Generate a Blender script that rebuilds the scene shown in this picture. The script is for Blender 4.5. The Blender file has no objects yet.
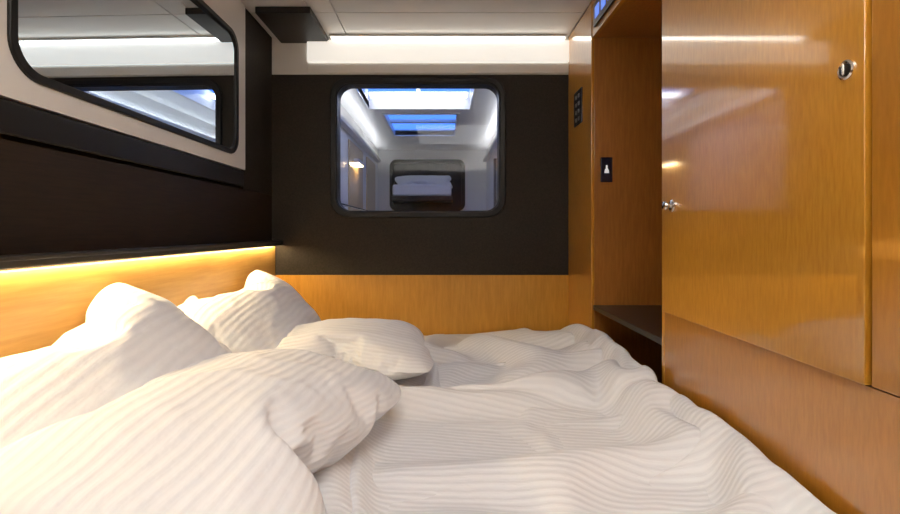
import bpy, bmesh, math, random, time
from mathutils import Vector, Matrix, noise
random.seed(4)
scn = bpy.context.scene
try:
    scn.view_settings.view_transform='Standard'
except Exception as ex: print(ex)
E = 1.2            # eye height; z values below are relative to eye height
F = 480.0
FLOOR = -1.2
CEIL = 1.16
YB = 2.88          # back wall
XL = -1.026
XR = 0.75

# ------------------------------------------------------------------ materials
def mat(name, color=(.8,.8,.8), rough=.5, metal=0.0, emit=None, estr=0.0, coat=0.0, coat_rough=.1, coat_ior=1.5, spec=.5):
    m = bpy.data.materials.new(name); m.use_nodes = True
    b = m.node_tree.nodes['Principled BSDF']
    b.inputs['Base Color'].default_value = (*color,1)
    b.inputs['Roughness'].default_value = rough
    b.inputs['Metallic'].default_value = metal
    b.inputs['Specular IOR Level'].default_value = spec
    b.inputs['Coat Weight'].default_value = coat
    b.inputs['Coat Roughness'].default_value = coat_rough
    b.inputs['Coat IOR'].default_value = coat_ior
    if emit:
        b.inputs['Emission Color'].default_value = (*emit,1)
        b.inputs['Emission Strength'].default_value = estr
    return m

def texture(m, c1, c2, scale=(1,1,1), nscale=1.0, detail=4, bump=0.0, bdist=.002, big=None, coord='Object'):
    nt = m.node_tree; N = nt.nodes; L = nt.links
    b = N['Principled BSDF']
    tc = N.new('ShaderNodeTexCoord'); mp = N.new('ShaderNodeMapping')
    mp.inputs['Scale'].default_value = scale
    L.new(tc.outputs[coord], mp.inputs['Vector'])
    n = N.new('ShaderNodeTexNoise'); n.inputs['Scale'].default_value = nscale; n.inputs['Detail'].default_value = detail
    n.inputs['Roughness'].default_value = .6
    L.new(mp.outputs[0], n.inputs['Vector'])
    r = N.new('ShaderNodeValToRGB')
    r.color_ramp.elements[0].position = .32; r.color_ramp.elements[0].color = (*c1,1)
    r.color_ramp.elements[1].position = .68; r.color_ramp.elements[1].color = (*c2,1)
    L.new(n.outputs['Fac'], r.inputs['Fac'])
    out = r.outputs['Color']
    if big:
        n2 = N.new('ShaderNodeTexNoise'); n2.inputs['Scale'].default_value = big; n2.inputs['Detail'].default_value = 2
        L.new(tc.outputs[coord], n2.inputs['Vector'])
        mr = N.new('ShaderNodeMapRange'); mr.inputs['From Min'].default_value=.3; mr.inputs['From Max'].default_value=.7
        mr.inputs['To Min'].default_value=.85; mr.inputs['To Max'].default_value=1.1
        L.new(n2.outputs['Fac'], mr.inputs['Value'])
        mx = N.new('ShaderNodeMix'); mx.data_type='RGBA'; mx.blend_type='MULTIPLY'; mx.inputs[0].default_value=1
        L.new(out, mx.inputs[6]); L.new(mr.outputs[0], mx.inputs[7]); out = mx.outputs[2]
    L.new(out, b.inputs['Base Color'])
    if bump:
        bp = N.new('ShaderNodeBump'); bp.inputs['Strength'].default_value = bump; bp.inputs['Distance'].default_value = bdist
        L.new(n.outputs['Fac'], bp.inputs['Height']); L.new(bp.outputs[0], b.inputs['Normal'])
    return m

M_wood_v = texture(mat('wood_veneer_lacquered', rough=.35, coat=1, coat_rough=.07, coat_ior=2.3),
                   (.56,.235,.016),(.68,.315,.030), (80,80,12), 1.6, 6, big=1.3)
M_wood_shade = texture(mat('wood_veneer_shaded', rough=.35, coat=1, coat_rough=.12, coat_ior=1.7),
                   (.42,.165,.010),(.51,.21,.017), (80,80,12), 1.6, 6, big=1.3)  # same veneer darkened: shadow on the lower wardrobe put into the colour
M_wood_h = texture(mat('wood_veneer_headboard', rough=.4, coat=.35, coat_rough=.25),
                   (.50,.27,.065),(.60,.35,.095), (45,3,45), 1.6, 5, big=1.5)
M_wood_b = texture(mat('wood_veneer_back', rough=.4, coat=.35, coat_rough=.25),
                   (.54,.25,.022),(.65,.32,.037), (45,45,5), 1.6, 5, big=1.5)
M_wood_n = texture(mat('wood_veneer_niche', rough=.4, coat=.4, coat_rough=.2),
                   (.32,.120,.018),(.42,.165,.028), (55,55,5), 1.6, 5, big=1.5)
M_dark = texture(mat('dark_wall_panel', rough=.6, spec=.25), (.016,.012,.008),(.032,.025,.017), (30,30,30), 4, 6, bump=.15, big=2)
M_dark_warm = texture(mat('dark_wall_panel_warm', rough=.5, spec=.3), (.013,.0085,.005),(.028,.017,.009), (2,2,30), 4, 6, bump=.1, big=2)
M_darktrim = mat('dark_trim', (.012,.0105,.009), .4, spec=.3)
M_ledge = mat('ledge_dark', (.03,.026,.022), .35)
M_black = mat('black_rubber', (.004,.004,.004), .45, spec=.35)
M_white = mat('white_panel', (.82,.81,.78), .3, coat=.3, coat_rough=.15)
M_frame = mat('grey_white_surround', (.74,.74,.73), .35, coat=.2)
M_ceiling = texture(mat('ceiling_panel', rough=.28), (.80,.79,.77),(.84,.83,.81), (1,1,1), 3, 2)
M_groove = mat('groove_dark', (.12,.12,.12), .6)
M_metal = mat('brushed_nickel', (.75,.72,.68), .18, metal=1)
M_mirror = mat('window_mirror_glass', (.74,.83,.92), .015, metal=1)
M_carpet = texture(mat('carpet', rough=.95), (.05,.05,.05),(.09,.085,.08), (60,60,60), 3, 4, bump=.4)
M_vinyl = mat('corridor_vinyl', (.5,.48,.45), .4)
M_cream = mat('corridor_cream', (.62,.46,.26), .3, coat=.5)
M_led = mat('led_warm', (1,.8,.5), .4, emit=(1,.76,.42), estr=105)
M_cool = mat('ceiling_diffuser', (1,1,1), .4, emit=(1,.97,.92), estr=7.4)
M_fill_up = mat('added_fill_glow', (1,1,1), .4, emit=(1,.97,.92), estr=50)  # glow for the added uplight behind the camera
M_cove = mat('cove_diffuser', (1,1,1), .4, emit=(1,.95,.85), estr=4)
M_trim_glow = mat('white_trim_painted_glow', (.85,.85,.83), .35, emit=(1,.95,.86), estr=.7, coat=.3)  # plain white trim, emission added so it looks brightly lit
M_corr = mat('corridor_lamp', (1,1,1), .4, emit=(.95,.97,1), estr=6)
M_corrwarm = mat('corridor_lamp_warm', (1,1,1), .4, emit=(1,.7,.35), estr=30)
M_sheet = mat('sheet_white', (.85,.85,.85), .85)
M_display = mat('display_dark', (.01,.012,.03), .15, coat=1)
M_dispblue = mat('display_blue', (.1,.2,.9), .3, emit=(.15,.3,1), estr=.8)
M_symbol = mat('symbol_white', (.9,.9,.9), .4, emit=(1,1,1), estr=.4)

def fabric():
    m = mat('striped_cotton', (.8,.8,.8), .8, spec=.25)
    nt=m.node_tree; N=nt.nodes; L=nt.links; b=N['Principled BSDF']
    b.inputs['Sheen Weight'].default_value=.1
    uv=N.new('ShaderNodeUVMap'); uv.uv_map='UVMap'
    nz=N.new('ShaderNodeTexNoise'); nz.inputs['Scale'].default_value=6; nz.inputs['Detail'].default_value=2
    L.new(uv.outputs[0], nz.inputs['Vector'])
    sep=N.new('ShaderNodeSeparateXYZ'); L.new(uv.outputs[0], sep.inputs[0])
    ma=N.new('ShaderNodeMath'); ma.operation='MULTIPLY_ADD'; ma.inputs[1].default_value=.012
    L.new(nz.outputs['Fac'], ma.inputs[0]); L.new(sep.outputs['Y'], ma.inputs[2])
    mu=N.new('ShaderNodeMath'); mu.operation='MULTIPLY'; mu.inputs[1].default_value=2*math.pi/.020
    L.new(ma.outputs[0], mu.inputs[0])
    si=N.new('ShaderNodeMath'); si.operation='SINE'; L.new(mu.outputs[0], si.inputs[0])
    mr=N.new('ShaderNodeMapRange'); mr.inputs['From Min'].default_value=-.8; mr.inputs['From Max'].default_value=.8
    L.new(si.outputs[0], mr.inputs['Value'])
    cr=N.new('ShaderNodeValToRGB'); cr.color_ramp.elements[0].color=(.80,.81,.835,1); cr.color_ramp.elements[1].color=(.85,.86,.88,1)
    L.new(mr.outputs[0], cr.inputs['Fac']); L.new(cr.outputs[0], b.inputs['Base Color'])
    mp=N.new('ShaderNodeMapping'); mp.inputs['Scale'].default_value=(1,2.5,1); L.new(uv.outputs[0], mp.inputs[0])
    n2=N.new('ShaderNodeTexNoise'); n2.inputs['Scale'].default_value=22; n2.inputs['Detail'].default_value=3
    L.new(mp.outputs[0], n2.inputs['Vector'])
    ad=N.new('ShaderNodeMath'); ad.operation='MULTIPLY_ADD'; ad.inputs[1].default_value=2.0
    L.new(n2.outputs['Fac'], ad.inputs[0]); L.new(mr.outputs[0], ad.inputs[2])
    bp=N.new('ShaderNodeBump'); bp.inputs['Strength'].default_value=.30; bp.inputs['Distance'].default_value=.004
    L.new(ad.outputs[0], bp.inputs['Height']); L.new(bp.outputs[0], b.inputs['Normal'])
    return m
M_fab = fabric()

def glass():
    m=bpy.data.materials.new('window_glass'); m.use_nodes=True; nt=m.node_tree; N=nt.nodes; L=nt.links
    N.remove(N['Principled BSDF']); o=N['Material Output']
    t=N.new('ShaderNodeBsdfTransparent'); g=N.new('ShaderNodeBsdfGlossy'); g.inputs['Roughness'].default_value=.02
    t.inputs['Color'].default_value=(.95,.96,.98,1)
    mx=N.new('ShaderNodeMixShader'); mx.inputs[0].default_value=.012
    L.new(t.outputs[0],mx.inputs[1]); L.new(g.outputs[0],mx.inputs[2]); L.new(mx.outputs[0],o.inputs[0])
    return m
M_glass=glass()

# ------------------------------------------------------------------ helpers
def link(o): scn.collection.objects.link(o); return o
def group(name, loc=(0,0,0)):
    e=bpy.data.objects.new(name,None); e.location=(loc[0],loc[1],loc[2]+E); e.empty_display_size=.1; link(e); return e
def par(o,p):
    if p is not None:
        o.parent=p; o.matrix_parent_inverse=Matrix.Translation(p.location).inverted()
    return o
def box(name,x0,x1,y0,y1,z0,z1,m,p=None,bev=0.0,seg=2):
    me=bpy.data.meshes.new(name); bm=bmesh.new(); bmesh.ops.create_cube(bm,size=1)
    for v in bm.verts: v.co=Vector((v.co.x*(x1-x0),v.co.y*(y1-y0),v.co.z*(z1-z0)))
    if bev: bmesh.ops.bevel(bm,geom=bm.edges[:],offset=bev,segments=seg,affect='EDGES',profile=.6)
    bm.to_mesh(me); bm.free(); me.materials.append(m)
    o=bpy.data.objects.new(name,me); o.location=((x0+x1)/2,(y0+y1)/2,(z0+z1)/2+E); link(o)
    if bev:
        for f in me.polygons: f.use_smooth=True
        md=o.modifiers.new('wn','WEIGHTED_NORMAL')
    return par(o,p)
def rrect(cx,cy,hx,hy,r,n=10):
    pts=[]
    for q,(sx,sy) in enumerate([(1,1),(-1,1),(-1,-1),(1,-1)]):
        for i in range(n+1):
            a=math.radians(90*q+90*i/n); pts.append((cx+sx*(hx-r)+r*math.cos(a), cy+sy*(hy-r)+r*math.sin(a)))
    return pts
def ring(name,inner,outer,d0,d1,to3,m,p=None,bev=0.0):
    me=bpy.data.meshes.new(name); bm=bmesh.new(); n=len(inner)
    A=[bm.verts.new(to3(*inner[i],d0)) for i in range(n)]; B=[bm.verts.new(to3(*outer[i],d0)) for i in range(n)]
    C=[bm.verts.new(to3(*inner[i],d1)) for i in range(n)]; D=[bm.verts.new(to3(*outer[i],d1)) for i in range(n)]
    for i in range(n):
        j=(i+1)%n
        for q in ((A[i],A[j],B[j],B[i]),(C[i],D[i],D[j],C[j]),(A[i],C[i],C[j],A[j]),(B[i],B[j],D[j],D[i])):
            try: bm.faces.new(q)
            except: pass
    bmesh.ops.remove_doubles(bm,verts=bm.verts[:],dist=1e-5)
    bmesh.ops.recalc_face_normals(bm,faces=bm.faces[:])
    bm.to_mesh(me); bm.free(); me.materials.append(m)
    c=sum((v.co for v in me.vertices),Vector())/len(me.vertices)
    for v in me.vertices: v.co-=c
    o=bpy.data.objects.new(name,me); o.location=c; link(o)
    if bev:
        b=o.modifiers.new('b','BEVEL'); b.width=bev; b.segments=3; b.limit_method='ANGLE'; b.angle_limit=math.radians(50)
    return par(o,p)
def plate(name,loop,d0,d1,to3,m,p=None):
    me=bpy.data.meshes.new(name); bm=bmesh.new(); n=len(loop)
    A=[bm.verts.new(to3(*q,d0)) for q in loop]; B=[bm.verts.new(to3(*q,d1)) for q in loop]
    bm.faces.new(A); bm.faces.new(B[::-1])
    for i in range(n): bm.faces.new((A[i],B[i],B[(i+1)%n],A[(i+1)%n]))
    bmesh.ops.recalc_face_normals(bm,faces=bm.faces[:])
    bm.to_mesh(me); bm.free(); me.materials.append(m)
    c=sum((v.co for v in me.vertices),Vector())/len(me.vertices)
    for v in me.vertices: v.co-=c
    o=bpy.data.objects.new(name,me); o.location=c; link(o); return par(o,p)
def outer_rect(inner_c, inner, hx, hy, mgn, r, n=10):
    cx,cy=inner_c; out=[]
    for q,(sx,sy) in enumerate([(1,1),(-1,1),(-1,-1),(1,-1)]):
        ax,ay=cx+sx*(hx-r),cy+sy*(hy-r)
        for i in range(n+1):
            a=math.radians(90*q+90*i/n); c,s=math.cos(a),math.sin(a); d=mgn+r
            t=d/max(abs(c),abs(s)); out.append((ax+c*t,ay+s*t))
    return out
def lathe(name,prof,loc,axis,m,p=None,seg=32):
    me=bpy.data.meshes.new(name); bm=bmesh.new(); rings=[]
    q=Vector((0,0,1)).rotation_difference(Vector(axis))
    for r,h in prof:
        rings.append([bm.verts.new(q@Vector((r*math.cos(2*math.pi*i/seg),r*math.sin(2*math.pi*i/seg),h))) for i in range(seg)])
    for a,b in zip(rings,rings[1:]):
        for i in range(seg): bm.faces.new((a[i],a[(i+1)%seg],b[(i+1)%seg],b[i]))
    bm.faces.new(rings[0][::-1]); bm.faces.new(rings[-1])
    bmesh.ops.recalc_face_normals(bm,faces=bm.faces[:])
    for f in bm.faces: f.smooth=True
    bm.to_mesh(me); bm.free(); me.materials.append(m)
    o=bpy.data.objects.new(name,me); o.location=(loc[0],loc[1],loc[2]+E); link(o)
    md=o.modifiers.new('es','EDGE_SPLIT'); md.split_angle=math.radians(40)
    return par(o,p)

toY=lambda a,b,d:Vector((a,d,b+E))
toX=lambda a,b,d:Vector((d,a,b+E))
YR=-1.1

def fbm(x,y,s,o=3,seed=0):
    v=0;a=1;t=0
    for k in range(o):
        v+=a*noise.noise(Vector((x*s+seed*7.3,y*s-seed*3.1,seed*1.7+k*5))); t+=a; a*=.5; s*=2
    return v/t
def ridged(x,y,s,seed=0): return 1-abs(noise.noise(Vector((x*s+seed*9.1,y*s+seed*4.7,seed*2.3))))*2
def sstep(a,b,x):
    t=max(0,min(1,(x-a)/(b-a))); return t*t*(3-2*t)

# ------------------------------------------------------------------ cloth simulation
def cushion_mesh(name,W,H,nx,ny,seed,z0=.012,znoise=.003,nscale=9,corner=.07,low=0.0):
    me=bpy.data.meshes.new(name); bm=bmesh.new(); uvl=bm.loops.layers.uv.new('UVMap')
    T=[[None]*(nx+1) for _ in range(ny+1)]; B=[[None]*(nx+1) for _ in range(ny+1)]; pins=[]
    for j in range(ny+1):
        for i in range(nx+1):
            x=W*(i/nx-.5); y=H*(j/ny-.5); edge=i in(0,nx) or j in(0,ny)
            xn,yn=abs(2*x/W),abs(2*y/H)
            x*=1-corner*yn**4; y*=1-corner*xn**4
            d=min(i,nx-i,j,ny-j)/6.0; z=z0*min(1,d)
            nzv=(znoise*noise.noise(Vector((x*nscale,y*nscale,seed)))+low*noise.noise(Vector((x*3,y*3,seed+5))))*min(1,d)
            T[j][i]=bm.verts.new((x,y,(0 if edge else z)+nzv)); B[j][i]=T[j][i] if edge else bm.verts.new((x,y,-z+nzv))
            if edge: pins.append(T[j][i])
    UV={}
    for j in range(ny+1):
        for i in range(nx+1):
            UV[T[j][i]]=(W*i/nx,H*j/ny); UV[B[j][i]]=(W*i/nx,H*j/ny)
    for j in range(ny):
        for i in range(nx):
            for G,fl in ((T,0),(B,1)):
                q=[G[j][i],G[j][i+1],G[j+1][i+1],G[j+1][i]]
                if fl: q=q[::-1]
                f=bm.faces.new(q); f.smooth=True
                for l in f.loops: l[uvl].uv=UV[l.vert]
    bm.verts.index_update(); pi=[v.index for v in pins]
    bm.to_mesh(me); bm.free()
    return me,pi
def run_sim(o,frames):
    for f in range(1,frames+1): scn.frame_set(f)
    dg=bpy.context.evaluated_depsgraph_get()
    res=bpy.data.meshes.new_from_object(o.evaluated_get(dg))
    bpy.data.objects.remove(o); scn.frame_set(1)
    return res
def sim_pillow(W=.72,H=.50,nx=56,ny=40,frames=34,seed=1,press=2.2,shrink=-.03,bend=.12):
    o=bpy.data.objects.new('pillow_src',cushion_mesh('ps',W,H,nx,ny,seed)[0]); link(o)
    c=o.modifiers.new('cloth','CLOTH'); s=c.settings
    s.quality=5; s.mass=.25; s.tension_stiffness=12; s.compression_stiffness=12; s.shear_stiffness=4; s.bending_stiffness=bend
    s.use_pressure=True; s.uniform_pressure_force=press; s.effector_weights.gravity=0
    s.shrink_min=shrink; s.shrink_max=shrink
    c.collision_settings.use_collision=False
    c.point_cache.frame_start=1; c.point_cache.frame_end=frames
    return run_sim(o,frames)
def sim_duvet():
    X0,X1,Y0,Y1=-.86,.740,.74,2.855; zt=-.635+E
    me=bpy.data.meshes.new('col'); me.from_pydata([(-2,-1,zt),(2,-1,zt),(2,4,zt),(-2,4,zt)],[],[(0,1,2,3)]); oc=bpy.data.objects.new('col',me); link(oc)
    oc.modifiers.new('c','COLLISION'); oc.collision.thickness_outer=.006; oc.collision.cloth_friction=25
    W,H=X1-X0,Y1-Y0
    me,pi=cushion_mesh('ds',W,H,72,94,3,z0=.015,znoise=.004,nscale=5,corner=.0,low=.04)
    o=bpy.data.objects.new('duvet_src',me); o.location=((X0+X1)/2,(Y0+Y1)/2,zt+.035); link(o)
    vg=o.vertex_groups.new(name='pin'); vg.add(pi,1.0,'ADD')
    c=o.modifiers.new('cloth','CLOTH'); s=c.settings
    s.quality=5; s.mass=.25; s.tension_stiffness=12; s.compression_stiffness=14; s.shear_stiffness=4; s.bending_stiffness=6.0
    s.use_pressure=True; s.uniform_pressure_force=2.4
    s.shrink_min=-.050; s.shrink_max=-.050; s.air_damping=2
    s.vertex_group_mass='pin'; s.pin_stiffness=.8
    c.collision_settings.use_collision=True; c.collision_settings.distance_min=.006; c.collision_settings.use_self_collision=False
    c.point_cache.frame_start=1; c.point_cache.frame_end=40
    loc=o.location.copy()
    r=run_sim(o,40)
    bpy.data.objects.remove(oc)
    for v in r.vertices: v.co+=loc
    return r
P1=sim_pillow(seed=1,bend=.35,press=2.6)
P2=sim_pillow(seed=5,W=1.0,H=.62,shrink=-.05,bend=.8,press=2.6)
D1=sim_duvet()

# ------------------------------------------------------------------ shell
box('floor',XL-.1,1.35,YR-.1,YB+.1,FLOOR-.06,FLOOR,M_carpet)
g=group('ceiling',(0,1,CEIL))
box('ceiling_slab',XL-.1,1.35,YR-.1,YB+.1,CEIL+.012,CEIL+.08,M_ceiling,g)
xs=[XL,-.70,-.57,.75]; 
ys=[YR,1.2,2.55,YB]
for i in range(3):
    for j in range(3):
        box(f'panel_{i}_{j}',xs[i]+.003,xs[i+1]-.003,ys[j]+.003,ys[j+1]-.003,CEIL,CEIL+.012,M_ceiling,g,.003)
g=group('ceiling_light',(.1,.0,CEIL))
LX0,LX1,LY0,LY1=-.30,.50,-.55,.60
box('diffuser',LX0,LX1,LY0,LY1,CEIL-.012,CEIL-.004,M_cool,g)
box('rim_1',LX0-.03,LX0,LY0-.03,LY1+.03,CEIL-.016,CEIL,M_white,g)
box('rim_2',LX1,LX1+.03,LY0-.03,LY1+.03,CEIL-.016,CEIL,M_white,g)
box('rim_3',LX0,LX1,LY0-.03,LY0,CEIL-.016,CEIL,M_white,g)
box('rim_4',LX0,LX1,LY1,LY1+.03,CEIL-.016,CEIL,M_white,g)
g=group('added_fill_uplight',(0,YR+.06,.75))  # unseen fill light, added on the rear wall to brighten the ceiling
box('trough',-.7,.7,YR+.001,YR+.12,.80,.82,M_white,g,.004)
box('front',-.7,.7,YR+.11,YR+.12,.82,.86,M_white,g,.003)
box('diffuser',-.69,.69,YR+.01,YR+.105,.825,.835,M_fill_up,g)

# back wall with window opening
wx0,wx1=(331-443)*.006,(505-443)*.006
wz0,wz1=(231-217)*.006,(231-78)*.006
cx,cz=(wx0+wx1)/2,(wz0+wz1)/2; hx,hz=(wx1-wx0)/2,(wz1-wz0)/2
g=group('wall_back',(0,YB,0))
ih,iz,ir=hx-.03,hz-.03,.085
inner=rrect(cx,cz,ih,iz,ir); mg=.05
outr=outer_rect((cx,cz),inner,ih,iz,mg,ir)
ring('panel_collar',inner,outr,YB,YB+.09,toY,M_dark,g)
ax0,ax1,az0,az1=cx-ih-mg,cx+ih+mg,cz-iz-mg,cz+iz+mg
zt=(231-75)*.006; zb=(231-275)*.006
zt=max(zt,az1+.0005)
box('panel_side_a',XL-.1,ax0,YB,YB+.09,zb,zt,M_dark,g)
box('panel_side_b',ax1,1.35,YB,YB+.09,zb,zt,M_dark,g)
box('panel_bottom',ax0,ax1,YB,YB+.09,zb,az0,M_dark,g)
box('upper_panel',XL-.1,1.35,YB,YB+.09,zt,CEIL+.08,M_white,g)
box('wood_panel',XL-.1,1.35,YB-.006,YB+.09,FLOOR,zb,M_wood_b,g)
box('trim_1',-.81,XR,YB-.03,YB,(231-63)*.006,(231-42)*.006,M_trim_glow,None,.006)
box('trim_2',-.81,XR,YB-.018,YB,(231-74)*.006,(231-65)*.006,M_white,None,.004)
g=group('window_1',(cx,YB,cz))
ring('frame',rrect(cx,cz,hx-.032,hz-.032,.085),rrect(cx,cz,hx+.003,hz+.003,.11),YB-.014,YB+.03,toY,M_black,g,.006)
ring('inner_reveal',rrect(cx,cz,hx-.038,hz-.038,.08),rrect(cx,cz,hx-.031,hz-.031,.09),YB-.003,YB+.09,toY,M_black,g)
plate('glass',rrect(cx,cz,hx-.030,hz-.030,.08),YB+.012,YB+.016,toY,M_glass,g)
g=group('strip_light',(0,YB-.05,CEIL))
box('housing',-.67,XR-.02,YB-.05,YB-.003,CEIL-.012,CEIL-.002,M_white,g)
box('diffuser',-.66,XR-.03,YB-.046,YB-.008,CEIL-.0155,CEIL-.012,M_cove,g)

# left wall
g=group('wall_left',(XL,1,0))
box('core',XL-.12,XL-.025,YR-.1,YB+.09,FLOOR,CEIL+.08,M_dark,g)
box('lower_dark_panel',XL-.025,XL,YR,YB,-.06,.215,M_dark_warm,g,.003)
box('upper_dark_panel',XL-.025,XL,2.465,YB,.215,CEIL,M_dark,g,.002)
box('below',XL-.025,XL,YR,YB,FLOOR,-.06,M_dark,g)
box('rear_panel',XL-.025,XL,YR,.90,.215,CEIL,M_frame,g)
box('trim_3',XL+.0005,XL+.014,.60,2.44,.225,.305,M_darktrim,None,.006,3)
g=group('window_2',(XL,1.7,.65))
y0,y1=1.12,2.366; z0,z1=.372,.965
mcy,mcz=(y0+y1)/2,(z0+z1)/2; my,mz=(y1-y0)/2,(z1-z0)/2
sy0,sy1,sz0,sz1=.90,2.462,.312,CEIL-.005
inn=rrect(mcy,mcz,my,mz,.085)
mg=.05
so=outer_rect((mcy,mcz),inn,my,mz,mg,.085)
TOP=XL+.012
ring('surround_collar',inn,so,XL-.02,TOP,toX,M_frame,g)
box('surround_bottom',XL-.02,TOP,sy0+.0,sy1,sz0,mcz-mz-mg,M_frame,g)
box('surround_top',XL-.02,TOP,sy0,sy1,mcz+mz+mg,sz1,M_frame,g)
box('surround_near',XL-.02,TOP,sy0,mcy-my-mg,mcz-mz-mg,mcz+mz+mg,M_frame,g)
box('surround_far',XL-.02,TOP,mcy+my+mg,sy1,mcz-mz-mg,mcz+mz+mg,M_frame,g)
ring('rubber_frame',rrect(mcy,mcz,my-.020,mz-.020,.075),rrect(mcy,mcz,my+.004,mz+.004,.09),XL-.02,TOP+.008,toX,M_black,g,.005)
o=plate('glass',rrect(mcy,mcz,my-.012,mz-.012,.07),XL-.006,XL-.002,toX,M_mirror,g)
o.rotation_euler=(0,0,math.radians(-1.25))

box('ceiling_duct_box',-.97,-.685,2.476,YB-.003,1.125,CEIL-.001,M_darktrim,None,.004)

box('headboard',XL+.001,XL+.023,.55,YB-.008,-.72,-.092,M_wood_h,None,.003)
g=group('wall_shelf',(XL+.03,1.5,-.07))
box('top_board',XL+.001,XL+.066,.55,YB-.002,-.068,-.056,M_ledge,g,.003)
box('front_lip',XL+.052,XL+.066,.55,YB-.002,-.084,-.066,M_ledge,g,.003)
g=group('led_strip_light',(XL+.03,1.5,-.08))
box('channel',XL+.024,XL+.040,.58,YB-.03,-.076,-.0685,M_metal,g)
box('diffuser',XL+.026,XL+.038,.585,YB-.035,-.082,-.076,M_led,g)

g=group('wall_rear',(0,YR,0))
box('wall_panel',XL-.1,1.35,YR-.1,YR,FLOOR,CEIL+.08,M_white,g)
g=group('door_1',(0,YR,0))
box('leaf',-.40,.40,YR,YR+.03,FLOOR+.01,.68,M_wood_n,g,.004)
box('jamb_a',-.46,-.40,YR,YR+.04,FLOOR,.74,M_darktrim,g)
box('jamb_b',.40,.46,YR,YR+.04,FLOOR,.74,M_darktrim,g)
box('head',-.40,.40,YR,YR+.04,.68,.74,M_darktrim,g)
lathe('knob',[(.025,0),(.025,.006),(.01,.01),(.01,.04),(.024,.05),(.024,.06),(.01,.068)],(.32,YR+.03,-.2),(0,1,0),M_metal,g)

# ------------------------------------------------------------------ wardrobe (right wall)
box('wall_right',1.27,1.35,YR-.1,YB+.09,FLOOR,CEIL+.08,M_wood_n)
g=group('wardrobe',(1,1.4,0))
NY0,NY1=1.651,2.416
box('end_panel',XR,1.27,NY1,YB-.008,FLOOR,CEIL-.001,M_wood_v,g,.003)
box('edge_strip',XR-.004,XR+.01,NY1-.003,NY1+.03,FLOOR,CEIL-.001,M_wood_v,g,.002)
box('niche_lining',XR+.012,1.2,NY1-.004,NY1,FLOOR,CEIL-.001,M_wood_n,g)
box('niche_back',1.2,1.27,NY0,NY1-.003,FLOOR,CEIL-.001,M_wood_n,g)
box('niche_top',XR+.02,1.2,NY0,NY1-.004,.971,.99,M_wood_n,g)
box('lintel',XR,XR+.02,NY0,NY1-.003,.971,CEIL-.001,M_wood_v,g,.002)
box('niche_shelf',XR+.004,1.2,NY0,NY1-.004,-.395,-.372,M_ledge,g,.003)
box('side_panel_near',XR+.002,1.27,NY0-.022,NY0,FLOOR,CEIL-.001,M_wood_v,g,.003)
box('carcass_front',XR+.012,XR+.03,YR,NY0-.022,FLOOR,CEIL-.001,M_wood_shade,g)
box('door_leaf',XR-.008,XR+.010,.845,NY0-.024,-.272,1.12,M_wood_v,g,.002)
box('lower_panel',XR+.002,XR+.012,YR,NY0-.024,FLOOR+.05,-.275,M_wood_shade,g,.001)
box('next_door_leaf',XR-.002,XR+.010,.02,.838,-.272,1.12,M_wood_shade,g,.002)
hy,hz2=1.548,.0815; xf=XR-.008
lathe('handle_rosette',[(.020,0),(.020,.005),(.016,.008)],(xf,hy,hz2),(-1,0,0),M_metal,g)
lathe('handle_stem',[(.007,0),(.007,.016)],(xf-.005,hy,hz2),(-1,0,0),M_metal,g)
lathe('handle_knob',[(.006,0),(.013,.004),(.015,.008),(.013,.013),(.006,.016)],(xf-.018,hy,hz2),(-1,0,0),M_metal,g)
ly,lz=.882,.296
lathe('lock_ring',[(.018,0),(.018,.003),(.015,.005),(.0125,.004),(.0125,.002)],(xf,ly,lz),(-1,0,0),M_metal,g)
lathe('lock_core',[(.0115,0),(.0115,.0035),(.009,.0045)],(xf-.001,ly,lz),(-1,0,0),M_darktrim,g)
box('lock_tab',xf-.009,xf-.004,ly-.0025,ly+.0025,lz-.010,lz+.010,M_metal,g,.002)

g=group('light_switch_panel',(XR,2.65,.68))
box('plate',XR-.008,XR,2.575,2.725,.585,.775,M_display,g,.004)
for i in range(4):
    for j in range(2):
        box(f'button_{i}_{j}',XR-.011,XR-.007,2.61+.05*j,2.635+.05*j,.605+.042*i,.625+.042*i,M_groove,g,.002)
g=group('door_sign',(.82,NY1,.31))
box('plate',.79,.85,NY1-.012,NY1-.004,.245,.37,M_display,g,.004)
me=bpy.data.meshes.new('symbol'); bm=bmesh.new()
vs=[bm.verts.new(Vector((.82+a,NY1-.0125,.31+b+E))) for a,b in ((-.012,-.02),(.012,-.02),(.010,-.004),(.004,.004),(.004,.02),(-.004,.02),(-.004,.004),(-.010,-.004))]
bm.faces.new(vs); bm.to_mesh(me); bm.free(); me.materials.append(M_symbol); par(link(bpy.data.objects.new('symbol',me)),g)
g=group('control_display',(XR,2.2,1.06))
box('bezel',XR-.012,XR,2.06,2.36,1.0,1.11,M_display,g,.004)
for i in range(3):
    box(f'readout_{i}',XR-.0135,XR-.0115,2.09+.09*i,2.15+.09*i,1.03,1.085,M_dispblue,g)

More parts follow.
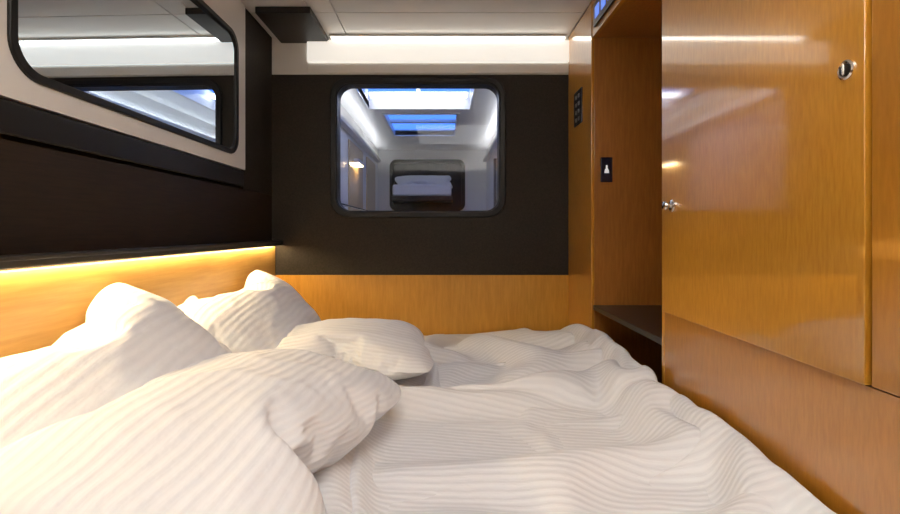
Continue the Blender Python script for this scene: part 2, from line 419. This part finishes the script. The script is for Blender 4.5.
# ------------------------------------------------------------------ space beyond the back window
CX0,CX1,CY1=-.93,.62,6.87
CY0=YB+.09
box('wall_corridor_left',CX0-.08,CX0,CY0,CY1+.08,FLOOR,CEIL+.3,M_white)
box('wall_corridor_right',CX1,CX1+.08,CY0,CY1+.08,FLOOR,CEIL+.3,M_white)
box('wall_corridor_end',CX0,CX1,CY1,CY1+.08,FLOOR,CEIL+.3,M_white)
box('floor_corridor',CX0-.08,CX1+.08,CY0,CY1+.08,FLOOR-.06,FLOOR,M_vinyl)
g=group('ceiling_corridor',(0,5,CEIL))
S1=(-.70,.25,3.3,4.53); S2=(-.58,.14,4.75,5.8)
def cb(n,x0,x1,y0,y1): box(n,x0,x1,y0,y1,CEIL,CEIL+.06,M_ceiling,g)
cb('c1',CX0,CX1,CY0,S1[2]); cb('c2',CX0,S1[0],S1[2],S1[3]); cb('c3',S1[1],CX1,S1[2],S1[3])
cb('c4',CX0,CX1,S1[3],S2[2]); cb('c5',CX0,S2[0],S2[2],S2[3]); cb('c6',S2[1],CX1,S2[2],S2[3]); cb('c7',CX0,CX1,S2[3],CY1)
for k,S in enumerate((S1,S2)):
    g=group('skylight' if k==0 else 'skylight.001',((S[0]+S[1])/2,(S[2]+S[3])/2,CEIL))
    h0,h1=CEIL-.012,CEIL+(.16 if k==0 else .062)
    box('curb_a',S[0]-.03,S[0],S[2]-.03,S[3]+.03,h0,h1,M_white,g,.004); box('curb_b',S[1],S[1]+.03,S[2]-.03,S[3]+.03,h0,h1,M_white,g,.004)
    box('curb_c',S[0],S[1],S[2]-.03,S[2],h0,h1,M_white,g,.004); box('curb_d',S[0],S[1],S[3],S[3]+.03,h0,h1,M_white,g,.004)
    if k==0: 
        box('lamp_bar',S[0]+.03,S[1]-.03,4.36,4.48,CEIL+.08,CEIL+.10,M_corr,g)
        box('bar_2',-.24,-.21,S[2],S[3],CEIL+.12,CEIL+.14,M_white,g)
    else:
        box('bar_1',S[0],S[1],5.20,5.26,CEIL+.02,CEIL+.05,M_white,g)
    box('pane',S[0],S[1],S[2],S[3],h1-.01,h1-.006,M_glass,g)
for k,(xa,xb) in enumerate(((CX0+.002,CX0+.06),(CX1-.06,CX1-.002))):
    g=group('corridor_added_fill' if k==0 else 'corridor_added_fill.001',((xa+xb)/2,5,.9))  # glowing strips added along the wall tops to brighten the corridor
    box('trough',xa,xb,3.1,6.7,.96,.975,M_white,g,.003)
    box('lip',xb-.006 if k==0 else xa,xb if k==0 else xa+.006,3.1,6.7,.975,1.0,M_white,g)
    box('diffuser',xa+.01,xb-.01,3.12,6.68,.977,.985,M_corr,g)
g=group('corridor_door',(CX0,5,0))
for k,(a,b) in enumerate(((3.6,4.4),(4.7,5.5),(5.8,6.5))):
    box(f'leaf_{k}',CX0,CX0+.015,a,b,FLOOR+.02,.90,M_cream if k else M_frame,g,.004)
g=group('corridor_door.001',(CX1,5,0))
for k,(a,b) in enumerate(((4.6,5.2),(5.6,6.3))):
    box(f'leaf_{k}',CX1-.02,CX1,a,b,FLOOR+.02,.80,M_wood_b if k==0 else M_frame,g,.004)
    box(f'jamb_{k}',CX1-.03,CX1,a-.05,a,FLOOR,.84,M_groove,g)
g=group('handrail',(CX0+.06,4.6,.05))
box('rail',CX0+.05,CX0+.07,3.2,6.5,.22,.24,M_metal,g,.005)
for k in range(4): box(f'bracket_{k}',CX0,CX0+.06,3.4+k*.95,3.42+k*.95,.22,.235,M_metal,g)
g=group('corridor_wall_lamp',(CX0,5,.6))
box('body',CX0+.016,CX0+.07,4.9,5.2,.70,.74,M_white,g,.004)
box('diffuser',CX0+.02,CX0+.065,4.91,5.19,.693,.70,M_corrwarm,g)
g=gb=group('bunk_bed',(-.3,CY1-.2,.5))
P=lambda x:(x-443)/F*CY1
Zp=lambda y:(231-y)/F*CY1
ring('niche_frame',rrect((P(390)+P(465))/2,(Zp(160)+Zp(211))/2,(P(465)-P(390))/2-.05,(Zp(160)-Zp(211))/2-.05,.06),
     rrect((P(390)+P(465))/2,(Zp(160)+Zp(211))/2,(P(465)-P(390))/2,(Zp(160)-Zp(211))/2,.1),CY1-.05,CY1,toY,M_black,g)
plate('niche_back',rrect((P(390)+P(465))/2,(Zp(160)+Zp(211))/2,(P(465)-P(390))/2-.02,(Zp(160)-Zp(211))/2-.02,.08),CY1-.012,CY1-.001,toY,M_black,g)
box('board',P(390)+.06,P(452),CY1-.42,CY1-.012,Zp(203),Zp(198),M_darktrim,g,.01)
box('mattress',P(391)+.06,P(451),CY1-.41,CY1-.013,Zp(198),Zp(187),M_sheet,g,.04,4)

# ------------------------------------------------------------------ bed
BX0,BX1,BY0,BY1=XL+.03,.735,.72,YB-.02
g=group('bed',((BX0+BX1)/2,(BY0+BY1)/2,-.9))
box('base',BX0,BX1-.02,BY0+.02,BY1,FLOOR,-.86,M_wood_n,g,.004)
box('mattress',BX0,BX1,BY0,BY1,-.86,-.637,M_sheet,g,.04,4)

me=D1; me.name='duvet'
bm=bmesh.new(); bm.from_mesh(me)
for _ in range(3): bmesh.ops.smooth_vert(bm,verts=bm.verts[:],factor=.5,use_axis_x=True,use_axis_y=True,use_axis_z=True)
bmesh.ops.delete(bm,geom=[v for v in bm.verts if v.co.x<-.50],context='VERTS')
bm.to_mesh(me); bm.free()
zs=sorted(v.co.z-E for v in me.vertices if v.co.z-E>-.61)
p70=zs[int(len(zs)*.6)] if zs else -.57
fac=(-.546+.630)/max(.02,(p70+.630))
for v in me.vertices:
    u,w,z=v.co.x,v.co.y,v.co.z-E
    z=-.630+(z+.630)*min(1.6,max(.5,fac))
    top=sstep(-.62,-.58,z)
    yf=1.70+.03*math.sin(u*5+.5)+.03*noise.noise(Vector((u*4,0,2)))-.05*u
    st=sstep(-.06,.10,u)*top
    k=sstep(yf-.006,yf+.014,w)
    bul=math.exp(-((w-yf-.06)/.07)**2)*.02
    z+=st*(.020*k+bul*k-.020*math.exp(-((w-yf+.03)/.03)**2))
    w+=-.032*math.exp(-((w-yf-.014)/.016)**2)*st
    z+=top*(-.045*sstep(2.5,2.86,w))
    z+=.075*sstep(.50,.74,u)*sstep(-.632,-.60,z)*(1-.8*sstep(2.2,2.8,w))
    z=-.630+(z+.630)*(1-.8*sstep(-.36,-.48,u))
    z=max(z,-.634)
    v.co=Vector((min(u,XR-.010),min(w,YB-.012),z+E))
me.materials.clear(); me.materials.append(M_fab)
for p_ in me.polygons: p_.use_smooth=True
uvd=me.uv_layers['UVMap'].data
for l in uvd:
    a,b=l.uv; l.uv=(a-.15*b,b+.15*a)
o=bpy.data.objects.new('duvet',me); link(o)
md=o.modifiers.new('sub','SUBSURF'); md.levels=1; md.render_levels=2

def put_pillow(name,src,center,U,Vv,size,thick,seed,zmin=-.60,bend=0.0,wr=.008,rnd=0.0,fill=.10,ymax=YB-.02):
    me=src.copy(); me.name=name
    xs=[v.co.x for v in src.vertices]; ys=[v.co.y for v in src.vertices]; zs=[v.co.z for v in src.vertices]
    lx,ly,lz=max(xs)-min(xs),max(ys)-min(ys),max(zs)-min(zs)
    U=Vector(U).normalized(); Wn=U.cross(Vector(Vv)).normalized(); Vn=Wn.cross(U).normalized()
    C=Vector(center)
    for v in me.vertices:
        a,b,c=v.co.x/lx*size[0],v.co.y/ly*size[1],v.co.z/lz*thick
        an,bn=abs(2*a/size[0]),abs(2*b/size[1])
        a*=(1-rnd*bn**3)*(1+fill*.6*(1-bn**2)); b*=(1-rnd*an**3)*(1+fill*(1-an**2))
        e=.5*ridged(a*.6+b*.5,b,5,seed)+.5*fbm(a,b,6,3,seed+2)
        e+=.8*max(0,ridged(a*.5-b*.6,b*.7+a*.4,6,seed+11))**4
        c+=(wr*e if v.co.z>0 else -wr*e*.3)
        c+=.02*fbm(a,b,2.2,2,seed+5)
        c-=bend*((a/size[0]*2)**2)
        a+=.012*fbm(a,b,4,2,seed+8); b+=.012*fbm(a,b,4,2,seed+9)
        p=C+U*a+Vn*b+Wn*c
        if p.x<XL+.028: p.x=XL+.028
        if p.z<zmin: p.z=zmin+(p.z-zmin)*.05
        if p.y>ymax: p.y=ymax
        v.co=p-C
    me.materials.clear(); me.materials.append(M_fab)
    o=bpy.data.objects.new(name,me); o.location=C+Vector((0,0,E)); link(o)
    md=o.modifiers.new('sub','SUBSURF'); md.levels=1; md.render_levels=2
    return o
put_pillow('pillow',P1,(-.79,1.14,-.445),(.04,1,.24),(-.68,-.12,.74),(.80,.58),.28,1,rnd=.05,fill=.18)
put_pillow('pillow.001',P1,(-.78,2.08,-.43),(.04,1,.12),(-.64,-.06,.70),(.84,.54),.27,2,rnd=.05,fill=.12)
put_pillow('pillow.002',P1,(-.92,1.66,-.43),(.0,1,-.05),(-.35,.0,.9),(.60,.40),.14,3,rnd=.05)
put_pillow('pillow.003',P1,(-.37,1.98,-.485),(1,.12,-.06),(0,1,0.05),(.62,.56),.20,4,zmin=-.58,rnd=.04)
put_pillow('pillow.004',P2,(-.50,1.08,-.470),(.08,1,.0),(-1,.06,.08),(1.06,.74),.27,5,zmin=-.60,wr=.010,rnd=.10,fill=.08)

bp=put_pillow('bedding',P1,(P(422)+.03,CY1-.24,Zp(185)),(1,0,0),(0,.6,.8),(.78,.26),.2,7,zmin=Zp(190),ymax=CY1-.03)
par(bp,gb)

# ------------------------------------------------------------------ world (dusk sky)
w=bpy.data.worlds.new('World'); scn.world=w; w.use_nodes=True
bg=w.node_tree.nodes['Background']; bg.inputs['Color'].default_value=(.08,.24,.92,1); bg.inputs['Strength'].default_value=2.0

cam=bpy.data.cameras.new('Camera'); cam.sensor_width=36; cam.lens=F/900*36
cam.shift_x=7/900; cam.shift_y=-26/900; cam.clip_start=.02
co=bpy.data.objects.new('Camera',cam); co.location=(0,0,E); co.rotation_euler=(math.radians(90),0,0); link(co)
scn.camera=co
